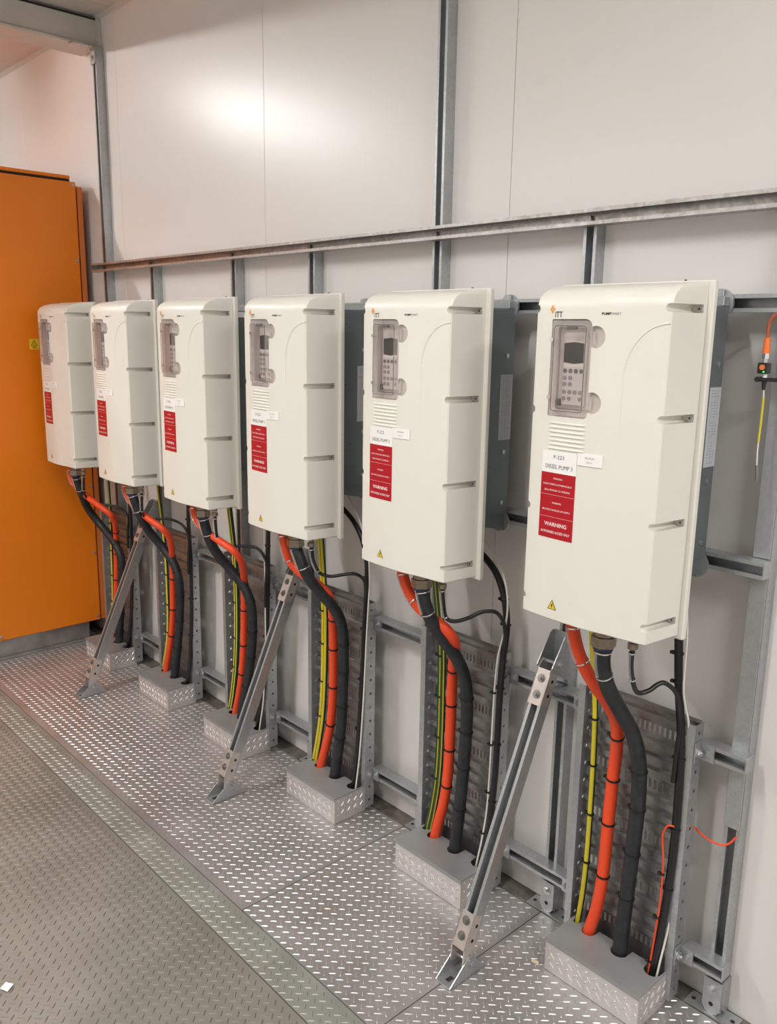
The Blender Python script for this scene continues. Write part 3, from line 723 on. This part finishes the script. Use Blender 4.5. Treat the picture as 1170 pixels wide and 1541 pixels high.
def tri(s_, yo): return [(x, sy(x, z)-yo, z) for x, z in ((tx-.0135*s_, tz-.0002+(1-s_)*.007), (tx+.0135*s_, tz-.0002+(1-s_)*.007), (tx, tz+.0245-(1-s_)*.014))]
q = build('shock_sticker', MB().add(tri(1, .0006), [(0, 1, 2)]), 'black', drv)
build('shock_face', MB().add(tri(.80, .0009), [(0, 1, 2)]), 'yellow', q)
mb = MB(); mb.add([(tx+a, sy(tx, tz)-.0013, tz+b) for a, b in ((.0012, .016), (-.0028, .0085), (-.0002, .0085), (-.0022, .0025), (.0030, .0100), (.0005, .0100), (.0030, .016))], [(0, 1, 2, 3, 4, 5, 6)])
build('shock_bolt', mb, 'black', q)

drives = [drv]
for k in range(1, 6):
    c = copy_tree(drv); c.location.x += k*P; drives.append(c)
names = [('P-201', 'CEP PUMP 1'), ('P-202', 'CEP PUMP 2'), ('P-203', 'CEP PUMP 3'), ('P-221', 'DIESEL PUMP 1'), ('P-222', 'DIESEL PUMP 2'), ('P-223', 'DIESEL PUMP 3')]
where = ['cream wall mounted pump drive nearest the orange cabinet, farthest in the row', 'cream pump drive second from the orange cabinet, behind the farthest brace top',
         'cream pump drive third from the orange cabinet, left of the one marked P-221', 'cream pump drive marked P-221 DIESEL PUMP 1', 'cream pump drive marked P-222 DIESEL PUMP 2',
         'large cream pump drive marked P-223 DIESEL PUMP 3, nearest the camera']
for k, d_ in enumerate(drives):
    d_['label'] = where[k]; ORG[d_.name] = ORG[drv.name]
    ns_ = [c for c in d_.children if c.name.startswith('name_sticker')][0]
    mb = MB(); text_mb(mb, names[k][0], .098, 1.4935, .0088, .031, .0012); text_mb(mb, names[k][1], .099, 1.4705, .0098, .080 if k > 2 else .066, .0012)
    build('lettering', mb, 'ink', ns_)

build('rail_label', MB().box(.3302, .3308, -.2280, -.1500, 1.822, 1.842), 'white', drives[2])['label'] = 'small white label'

# ================================================================== CABLES (local x, y, z per bay, traced along their real runs)
CB = {
 'orange': {5: [(0.106, -0.297, 1.045), (0.12, -0.287, 0.975), (0.145, -0.248, 0.9), (0.169, -0.205, 0.844), (0.175, -0.16, 0.782), (0.159, -0.13, 0.699), (0.147, -0.125, 0.574), (0.146, -0.128, 0.453), (0.148, -0.131, 0.269), (0.137, -0.132, 0.189), (0.114, -0.134, 0.101)], 4: [(0.108, -0.297, 1.05), (0.129, -0.294, 0.997), (0.158, -0.281, 0.958), (0.216, -0.269, 0.931), (0.264, -0.255, 0.91), (0.269, -0.229, 0.873), (0.239, -0.189, 0.825), (0.193, -0.15, 0.768), (0.172, -0.128, 0.663), (0.171, -0.127, 0.472), (0.172, -0.13, 0.324), (0.156, -0.131, 0.237), (0.136, -0.133, 0.162), (0.122, -0.134, 0.104)], 3: [(0.118, -0.297, 1.047), (0.127, -0.295, 1.001), (0.132, -0.282, 0.961), (0.146, -0.266, 0.926), (0.263, -0.247, 0.898), (0.283, -0.22, 0.862), (0.238, -0.17, 0.798), (0.198, -0.139, 0.735), (0.189, -0.126, 0.628), (0.191, -0.128, 0.447), (0.184, -0.13, 0.299), (0.155, -0.132, 0.214), (0.118, -0.134, 0.107)], 2: [(0.105, -0.297, 1.046), (0.127, -0.295, 1.004), (0.15, -0.284, 0.968), (0.261, -0.276, 0.942), (0.362, -0.264, 0.923), (0.365, -0.229, 0.873), (0.258, -0.155, 0.775), (0.213, -0.129, 0.679), (0.204, -0.125, 0.579), (0.2, -0.128, 0.447), (0.187, -0.13, 0.293), (0.154, -0.132, 0.189), (0.127, -0.134, 0.107)], 1: [(0.1, -0.297, 1.045), (0.138, -0.295, 1.008), (0.148, -0.28, 0.956), (0.253, -0.258, 0.915), (0.375, -0.246, 0.897), (0.343, -0.196, 0.833), (0.243, -0.139, 0.734), (0.205, -0.126, 0.543), (0.204, -0.128, 0.433), (0.183, -0.13, 0.288), (0.148, -0.132, 0.203), (0.117, -0.134, 0.108)], 0: [(0.094, -0.296, 1.028), (0.123, -0.29, 0.985), (0.132, -0.274, 0.938), (0.314, -0.233, 0.878), (0.374, -0.212, 0.852), (0.337, -0.174, 0.803), (0.269, -0.141, 0.744), (0.218, -0.125, 0.579), (0.216, -0.127, 0.505), (0.205, -0.129, 0.356), (0.173, -0.132, 0.224), (0.124, -0.134, 0.115)], },
 'black': {5: [(0.197, -0.313, 1.043), (0.204, -0.314, 0.99), (0.205, -0.285, 0.922), (0.218, -0.225, 0.842), (0.232, -0.174, 0.771), (0.24, -0.152, 0.701), (0.245, -0.147, 0.587), (0.24, -0.148, 0.467), (0.231, -0.145, 0.321), (0.222, -0.141, 0.101)], 4: [(0.213, -0.313, 1.042), (0.221, -0.312, 0.986), (0.226, -0.29, 0.929), (0.239, -0.241, 0.861), (0.254, -0.192, 0.798), (0.261, -0.16, 0.732), (0.262, -0.149, 0.638), (0.258, -0.149, 0.5), (0.249, -0.146, 0.382), (0.237, -0.143, 0.246), (0.221, -0.141, 0.108)], 3: [(0.236, -0.313, 1.035), (0.242, -0.31, 0.98), (0.239, -0.29, 0.929), (0.26, -0.244, 0.865), (0.291, -0.207, 0.82), (0.282, -0.166, 0.757), (0.28, -0.152, 0.694), (0.274, -0.148, 0.624), (0.27, -0.148, 0.463), (0.262, -0.145, 0.324), (0.236, -0.143, 0.208), (0.214, -0.141, 0.104)], 2: [(0.239, -0.313, 1.036), (0.219, -0.299, 0.945), (0.182, -0.247, 0.868), (0.207, -0.195, 0.802), (0.263, -0.161, 0.738), (0.298, -0.151, 0.673), (0.305, -0.148, 0.611), (0.299, -0.148, 0.465), (0.256, -0.145, 0.303), (0.204, -0.142, 0.167), (0.186, -0.141, 0.102)], 1: [(0.261, -0.315, 1.023), (0.243, -0.297, 0.94), (0.163, -0.23, 0.847), (0.206, -0.172, 0.767), (0.287, -0.152, 0.701), (0.317, -0.148, 0.628), (0.319, -0.148, 0.539), (0.297, -0.147, 0.398), (0.263, -0.143, 0.249), (0.213, -0.141, 0.112)], 0: [(0.257, -0.315, 1.021), (0.204, -0.284, 0.921), (0.089, -0.215, 0.83), (0.105, -0.165, 0.752), (0.224, -0.152, 0.694), (0.31, -0.149, 0.646), (0.334, -0.147, 0.586), (0.331, -0.148, 0.526), (0.292, -0.145, 0.334), (0.229, -0.141, 0.12)], },
 'earth': {5: [(0.037, -0.104, 0.96), (0.05, -0.107, 0.887), (0.073, -0.108, 0.777), (0.073, -0.108, 0.637), (0.075, -0.108, 0.495), (0.079, -0.108, 0.328), (0.075, -0.114, 0.189), (0.068, -0.12, 0.093)], 4: [(0.063, -0.104, 0.983), (0.09, -0.107, 0.866), (0.108, -0.108, 0.763), (0.105, -0.108, 0.635), (0.109, -0.108, 0.441), (0.107, -0.109, 0.288), (0.091, -0.115, 0.181), (0.073, -0.12, 0.091)], 3: [(0.081, -0.103, 1.006), (0.103, -0.108, 0.854), (0.116, -0.108, 0.73), (0.111, -0.108, 0.618), (0.107, -0.108, 0.437), (0.101, -0.109, 0.286), (0.077, -0.115, 0.177), (0.063, -0.119, 0.099)], 2: [(0.067, -0.103, 1.021), (0.1, -0.107, 0.895), (0.119, -0.108, 0.783), (0.122, -0.108, 0.637), (0.115, -0.108, 0.468), (0.106, -0.108, 0.296), (0.08, -0.116, 0.159), (0.063, -0.12, 0.083)], 1: [(0.052, -0.103, 0.998), (0.105, -0.108, 0.809), (0.121, -0.108, 0.649), (0.114, -0.108, 0.518), (0.118, -0.108, 0.387), (0.112, -0.111, 0.254), (0.078, -0.116, 0.158), (0.06, -0.119, 0.1)], 0: [(0.121, -0.105, 0.959), (0.137, -0.108, 0.827), (0.136, -0.108, 0.715), (0.125, -0.108, 0.579), (0.121, -0.108, 0.424), (0.118, -0.108, 0.301), (0.09, -0.115, 0.178), (0.065, -0.119, 0.102)], },
 'trunk': {5: [(0.297, -0.114, 1.037), (0.304, -0.117, 0.944), (0.318, -0.12, 0.865), (0.329, -0.12, 0.801), (0.332, -0.12, 0.757), (0.339, -0.12, 0.634), (0.339, -0.12, 0.504), (0.338, -0.12, 0.392), (0.328, -0.126, 0.2), (0.318, -0.132, 0.091)], 4: [(0.234, -0.112, 1.13), (0.28, -0.112, 1.11), (0.319, -0.113, 1.081), (0.349, -0.114, 1.041), (0.37, -0.116, 0.982), (0.38, -0.118, 0.921), (0.377, -0.119, 0.867), (0.369, -0.12, 0.829), (0.363, -0.12, 0.706), (0.363, -0.12, 0.552), (0.361, -0.12, 0.393), (0.352, -0.123, 0.251), (0.328, -0.131, 0.1)], 3: [(0.237, -0.112, 1.146), (0.292, -0.112, 1.114), (0.346, -0.114, 1.051), (0.368, -0.116, 0.983), (0.365, -0.118, 0.916), (0.366, -0.12, 0.83), (0.358, -0.12, 0.748), (0.346, -0.12, 0.505), (0.334, -0.123, 0.246), (0.316, -0.131, 0.105)], 2: [(0.38, -0.114, 1.033), (0.381, -0.116, 0.971), (0.376, -0.119, 0.872), (0.383, -0.12, 0.817), (0.373, -0.12, 0.609), (0.353, -0.12, 0.398), (0.339, -0.124, 0.234), (0.292, -0.131, 0.098)], 1: [(0.368, -0.114, 1.022), (0.367, -0.116, 0.971), (0.36, -0.119, 0.89), (0.376, -0.12, 0.824), (0.379, -0.12, 0.671), (0.37, -0.12, 0.441), (0.357, -0.125, 0.217), (0.318, -0.131, 0.099)], 0: [(0.387, -0.117, 0.929), (0.398, -0.119, 0.872), (0.402, -0.12, 0.803), (0.4, -0.12, 0.643), (0.373, -0.12, 0.385), (0.357, -0.124, 0.234), (0.311, -0.131, 0.11)], },
 'white': {5: [(0.319, -0.122, 1.106), (0.324, -0.124, 1.051), (0.326, -0.126, 0.97), (0.325, -0.128, 0.903), (0.339, -0.129, 0.868), (0.347, -0.13, 0.827), (0.348, -0.13, 0.755), (0.351, -0.13, 0.627), (0.353, -0.13, 0.457), (0.348, -0.132, 0.263), (0.337, -0.139, 0.133)], 4: [(0.248, -0.122, 1.187), (0.289, -0.122, 1.162), (0.339, -0.122, 1.114), (0.372, -0.123, 1.059), (0.388, -0.126, 0.989), (0.384, -0.128, 0.92), (0.363, -0.13, 0.849), (0.356, -0.13, 0.813), (0.349, -0.13, 0.722), (0.349, -0.13, 0.542), (0.345, -0.13, 0.385), (0.344, -0.131, 0.278), (0.331, -0.136, 0.191), (0.317, -0.141, 0.103)], 3: [(0.267, -0.122, 1.184), (0.34, -0.122, 1.124), (0.387, -0.124, 1.025), (0.393, -0.128, 0.907), (0.389, -0.13, 0.845), (0.38, -0.13, 0.731), (0.369, -0.13, 0.473), (0.355, -0.135, 0.205), (0.339, -0.141, 0.113)], 2: [(0.367, -0.125, 1.004), (0.365, -0.129, 0.866), (0.377, -0.13, 0.784), (0.367, -0.13, 0.405), (0.362, -0.133, 0.255), (0.326, -0.141, 0.11)], },
 'loop': {5: [(0.274, -0.3, 1.054), (0.271, -0.286, 0.996), (0.268, -0.26, 0.939), (0.273, -0.243, 0.919), (0.287, -0.221, 0.924), (0.297, -0.199, 0.937), (0.307, -0.183, 0.939), (0.32, -0.158, 0.917), (0.326, -0.143, 0.885), (0.327, -0.125, 0.818)], 4: [(0.287, -0.3, 1.062), (0.274, -0.29, 1.011), (0.277, -0.279, 0.957), (0.294, -0.26, 0.944), (0.322, -0.231, 0.955), (0.348, -0.201, 0.974), (0.376, -0.173, 0.975), (0.387, -0.151, 0.947), (0.391, -0.142, 0.912), (0.378, -0.125, 0.837)], 3: [(0.286, -0.3, 1.053), (0.276, -0.289, 1.003), (0.287, -0.281, 0.969), (0.29, -0.264, 0.948), (0.31, -0.238, 0.939), (0.338, -0.203, 0.945), (0.361, -0.175, 0.948), (0.376, -0.152, 0.934), (0.385, -0.143, 0.91), (0.366, -0.125, 0.838)], 2: [(0.293, -0.3, 1.051), (0.26, -0.281, 0.958), (0.26, -0.25, 0.915), (0.311, -0.197, 0.917), (0.351, -0.154, 0.91), (0.382, -0.138, 0.876), (0.378, -0.125, 0.826)], 1: [(0.275, -0.3, 1.033), (0.244, -0.282, 0.947), (0.259, -0.257, 0.92), (0.314, -0.195, 0.921), (0.348, -0.15, 0.899), (0.381, -0.137, 0.868), (0.379, -0.125, 0.825)], 0: [(0.272, -0.3, 1.032), (0.228, -0.283, 0.949), (0.221, -0.259, 0.908), (0.242, -0.218, 0.881), (0.276, -0.183, 0.878), (0.32, -0.147, 0.868), (0.371, -0.134, 0.845), (0.384, -0.125, 0.818)], },
}

bay = ['of the first drive from the orange cabinet', 'of the second drive from the orange cabinet', 'of the third drive from the orange cabinet',
       'of the drive marked P-221', 'of the drive marked P-222', 'of the nearest drive, P-223']
def smooth_path(P_, it=2):
    P_ = [Vector(p) for p in P_]
    for _ in range(it):
        Q = P_[:]
        for i in range(1, len(P_)-1): Q[i] = P_[i]*.5+(P_[i-1]+P_[i+1])*.25
        P_ = Q
    return P_
def at_z(path, z):
    best = min(range(1, len(path)-1), key=lambda i: abs(path[i].z-z)); return path[best], (path[best+1]-path[best-1]).normalized()
def ties(t, path, r, zs, side=-1):
    for z in zs:
        c, d = at_z(path, z); m_ = MB().ring(c, d, r+.0008, .0021, 16, 6)
        m_.bbox(c.x+side*(r+.005)-.005, c.x+side*(r+.005)+.004, c.y-.007, c.y+.003, c.z-.004, c.z+.004, .0008)
        build('cable_tie', m_, 'tie', t, smooth=50)
def markers(t, path, r, s0, s1):
    """two steel ties and the clear tag strip between them, near the gland; s0, s1 are distances along the path"""
    L = [0.]
    for a, b in zip(path[:-1], path[1:]): L.append(L[-1]+(b-a).length)
    ix = [min(range(len(L)), key=lambda i: abs(L[i]-s)) for s in (s0, s1)]
    for i in ix:
        i = max(1, min(i, len(path)-2)); m_ = MB().ring(path[i], path[i+1]-path[i-1], r+.001, .0014, 18, 6); build('steel_tie', m_, 'silver', t, smooth=50)
    side = Vector((-.25, -1, 0)).normalized(); sp = []
    for i in range(ix[0], ix[1]+1):
        sp.append(path[i]+side*(r+.0015))
    if len(sp) > 2:
        m_ = MB().tube(sp, .0045, 6, ref=Vector((1, 0, 0))); build('marker_strip', m_, 'tag', t, smooth=30)
def cable(name, k, pts, r, m, label, n=12, group=None, zt=(), mk=None, mats=None, mm=None, it=1, sub=7):
    path = catmull(smooth_path([(p[0]+k*P, p[1], p[2]) for p in pts], it), sub)
    base = path[-1]; t = thing(name, base, label, 'cable', group)
    build('sheath', MB().tube(path, r, n, mats=mats), mm or m, t, smooth=40)
    if zt: ties(t, path, r, zt)
    if mk: markers(t, path, r, *mk)
    return t
YF = {0: (10, 11, 0), 1: (10, 11, 0), 2: (11, 0), 3: (10, 11, 0, 1), 4: (10,), 5: (10, 11, 0, 1)}
for k in range(6):
    p_ = list(CB['orange'][k]); p_ = [(.103, -.297, 1.078)]+([(.105, -.297, 1.05)] if 0 else [])+p_+[(p_[-1][0]-.006, p_[-1][1]-.002, .06)]
    cable('orange_power_cable', k, p_, .0172 if k > 2 else .0150, 'corange', 'thick orange power cable ' + bay[k], 14, 'orange power cables', (.735, .60, .45, .30), (.025, .115), it=1)
    p_ = list(CB['black'][k]); p_ = [(.207, -.313, 1.040)]+p_[1:]+[(p_[-1][0]-.004, p_[-1][1]-.001, .06)]
    cable('black_conduit', k, p_, .0200, 'cblack', 'thick black flexible conduit ' + bay[k], 18, 'black flexible conduits', (.66, .545, .41, .27), (.012, .085), it=1)
    p_ = list(CB['earth'][k]); top = p_[0]; p_ = [(top[0]-.02, -.100, 1.235), (top[0]-.012, -.102, 1.12)]+p_+[(p_[-1][0]-.005, p_[-1][1], .06)]
    if k == 5: x_off = [0]
    elif k in (2, 3, 4): x_off = [-.008, .0095]
    else: x_off = [0]
    for j, dx in enumerate(x_off):
        q_ = [(a+dx, b-(.001*j), c) for a, b, c in p_]
        side = '' if len(x_off) == 1 else (', left of the pair' if j == 0 else ', right of the pair')
        cable('earth_cable', k, q_, .0082, 'cgreen', 'earth cable ' + bay[k] + side, 12, 'green and yellow earth cables',
              (1.04, .74, .60, .45, .30) if j == 0 else (), mats=[int(f_ in YF[k]) for f_ in range(12)], mm=['cgreen', 'cyellow'], it=1)
    p_ = list(CB['trunk'][k]); a = p_[0]
    pre = [(a[0]-.12, -.112, 1.20), (a[0]-.05, -.112, 1.16)] if k in (3, 4) else [(a[0]-.04, -.112, 1.24), (a[0]-.01, -.112, 1.13)]
    cable('black_control_cable', k, pre+p_+[(p_[-1][0]-.008, p_[-1][1], .06)], .0108 if k > 3 else .0092, 'cblack2', 'black control cable bundle down the tray edge ' + bay[k], 10, 'black control cables', (1.0, .92, .72, .52, .34), it=1)
    if k >= 2:
        p_ = list(CB['white'][k]); a = p_[0]
        if k == 5: p_ = [q for q in p_ if q[2] > .85]+[(.347, -.118, .828), (.343, -.096, .76), (.343, -.095, .5), (.343, -.096, .34), (.345, -.118, .22), (.337, -.139, .133)]
        cable('white_cable', k, [(a[0]-.03, -.115, 1.235)]+p_+[(p_[-1][0]-.006, p_[-1][1], .06)], .0029, 'cwhite', 'thin white cable beside the black control cable ' + bay[k], 8, 'thin white cables', (.70, .52, .36, .22) if k in (4,) else ())
    p_ = list(CB['loop'][k]); p_ = [(.279, -.300, 1.055)]+p_[1:]; e = p_[-1]
    cable('black_looped_lead', k, p_+[(e[0]+.001, -.133, .74), (e[0]-.001, -.133, .66)], .006, 'cblack2', 'thin black lead looping from the small gland ' + bay[k], 10, 'thin black looped leads', (), (.015, .10), it=0)
# thin orange wire at the right
wp = [(3.601, -.052, .539), (3.583, -.060, .512), (3.553, -.070, .507), (3.515, -.066, .512), (3.492, -.064, .520), (3.474, -.125, .538), (3.458, -.134, .536), (3.449, -.137, .515), (3.448, -.137, .49), (3.457, -.139, .426), (3.459, -.142, .311), (3.449, -.140, .16), (3.440, -.138, .06)]
cable('thin_orange_wire', 0, wp, .0026, 'corange', 'thin orange wire looping from the right hand post to the nearest tray', 8, it=0, zt=(.40, .26, .13))
# ---------------- probe lead
sx_, yy = 3.566, -.100
t = thing('probe_lead', (sx_, yy, 1.45), 'hanging probe lead with orange plug and black switch block beside the right hand post', 'probe')
pp = catmull([(3.70, -.06, 1.70), (3.66, -.07, 1.79), (3.625, -.085, 1.835), (3.588, -.10, 1.832), (3.568, -.10, 1.812), (3.5655, -.10, 1.79), (3.566, -.10, 1.772)], 6)
build('orange_lead', MB().tube(pp, .0038, 10), 'cdark', t, smooth=40)
build('orange_plug', MB().cyl((sx_, yy, 1.776), (sx_, yy, 1.742), .0065, 14, .0085), 'sleeveorange', t, smooth=40)
m_ = MB().cyl((sx_, yy, 1.742), (sx_, yy, 1.731), .0085, hexa=True); m_.cyl((sx_, yy, 1.731), (sx_, yy, 1.722), .006, 12); build('coupling_nut', m_, 'silver', t, smooth=30)
b_ = build('switch_block', MB().bbox(sx_-.012, sx_+.012, yy-.011, yy+.008, 1.698, 1.722, .002), 'black3', t)
build('orange_button', MB().cyl((sx_, yy-.011, 1.712), (sx_, yy-.013, 1.712), .006, 16), 'sleeveorange', b_, smooth=30)
gm = bpy.data.materials.new('green_led'); gm.use_nodes = True; gb = gm.node_tree.nodes['Principled BSDF']; gb.inputs['Base Color'].default_value = (.05, .8, .1, 1); gb.inputs['Emission Color'].default_value = (.1, 1, .2, 1); gb.inputs['Emission Strength'].default_value = 1.5; MAT['led'] = gm
build('green_indicator', MB().cyl((sx_+.004, yy-.011, 1.702), (sx_+.004, yy-.0125, 1.702), .0017, 10), 'led', b_)
build('white_ferrule', MB().cyl((sx_+.003, yy, 1.698), (sx_+.003, yy, 1.689), .0045, 12), 'white', t, smooth=30)
build('clamp', MB().bbox(sx_-.014, sx_+.065, yy-.008, yy+.007, 1.681, 1.689, .002).cyl((sx_-.010, yy-.010, 1.685), (sx_-.010, yy+.009, 1.685), .006, 12), 'black3', t)
build('strain_relief', MB().cyl((sx_+.003, yy, 1.681), (sx_+.003, yy, 1.662), .0058, 12, .0035), 'black3', t, smooth=30)
wpth = catmull([(sx_+.003, yy, 1.664), (sx_+.005, yy, 1.645), (sx_+.006, yy-.002, 1.59), (sx_+.006, yy-.004, 1.53), (sx_+.008, yy-.004, 1.49)], 6)
build('grey_wire', MB().tube(wpth, .0017, 8), 'cwhite', t, smooth=40)
build('yellow_sleeve', MB().tube(catmull([(sx_+.0058, yy-.0015, 1.645), (sx_+.0060, yy-.002, 1.59), (sx_+.0060, yy-.004, 1.545)], 6), .0026, 8), 'cyellow', t, smooth=40)
build('steel_probe_tip', MB().cyl((sx_+.008, yy-.004, 1.492), (sx_+.011, yy-.004, 1.455), .0036, 12), 'darkbolt', t, smooth=40)
# ---------------- litter on the floor
m_ = MB().add([(2.229, -1.415, .0035), (2.245, -1.436, .0055), (2.268, -1.424, .0035), (2.252, -1.402, .005), (2.229, -1.415, .0028), (2.245, -1.436, .0048), (2.268, -1.424, .0028), (2.252, -1.402, .0043)],
     [(0, 1, 2, 3), (7, 6, 5, 4), (0, 4, 5, 1), (1, 5, 6, 2), (2, 6, 7, 3), (3, 7, 4, 0)])
tag(build('paper_scrap', m_, 'paper'), 'small white scrap of paper on the worn tread plate floor', 'litter')
random.seed(11)
m_ = MB()
for i in range(14):
    a, q = random.random()*6.28, .009*random.random(); c = Vector((3.151+q*math.cos(a)*1.2, -.252+q*math.sin(a), .0015)); r_ = .002+.0035*random.random()
    m_.cyl(c, c+Vector((random.uniform(-.001, .001), random.uniform(-.001, .001), .0025+.002*random.random())), r_, 7, r_*.5)
tag(build('foam_lump', m_, 'foam'), 'small crumbly cream foam lump on the floor left of the nearest kick box', 'litter')
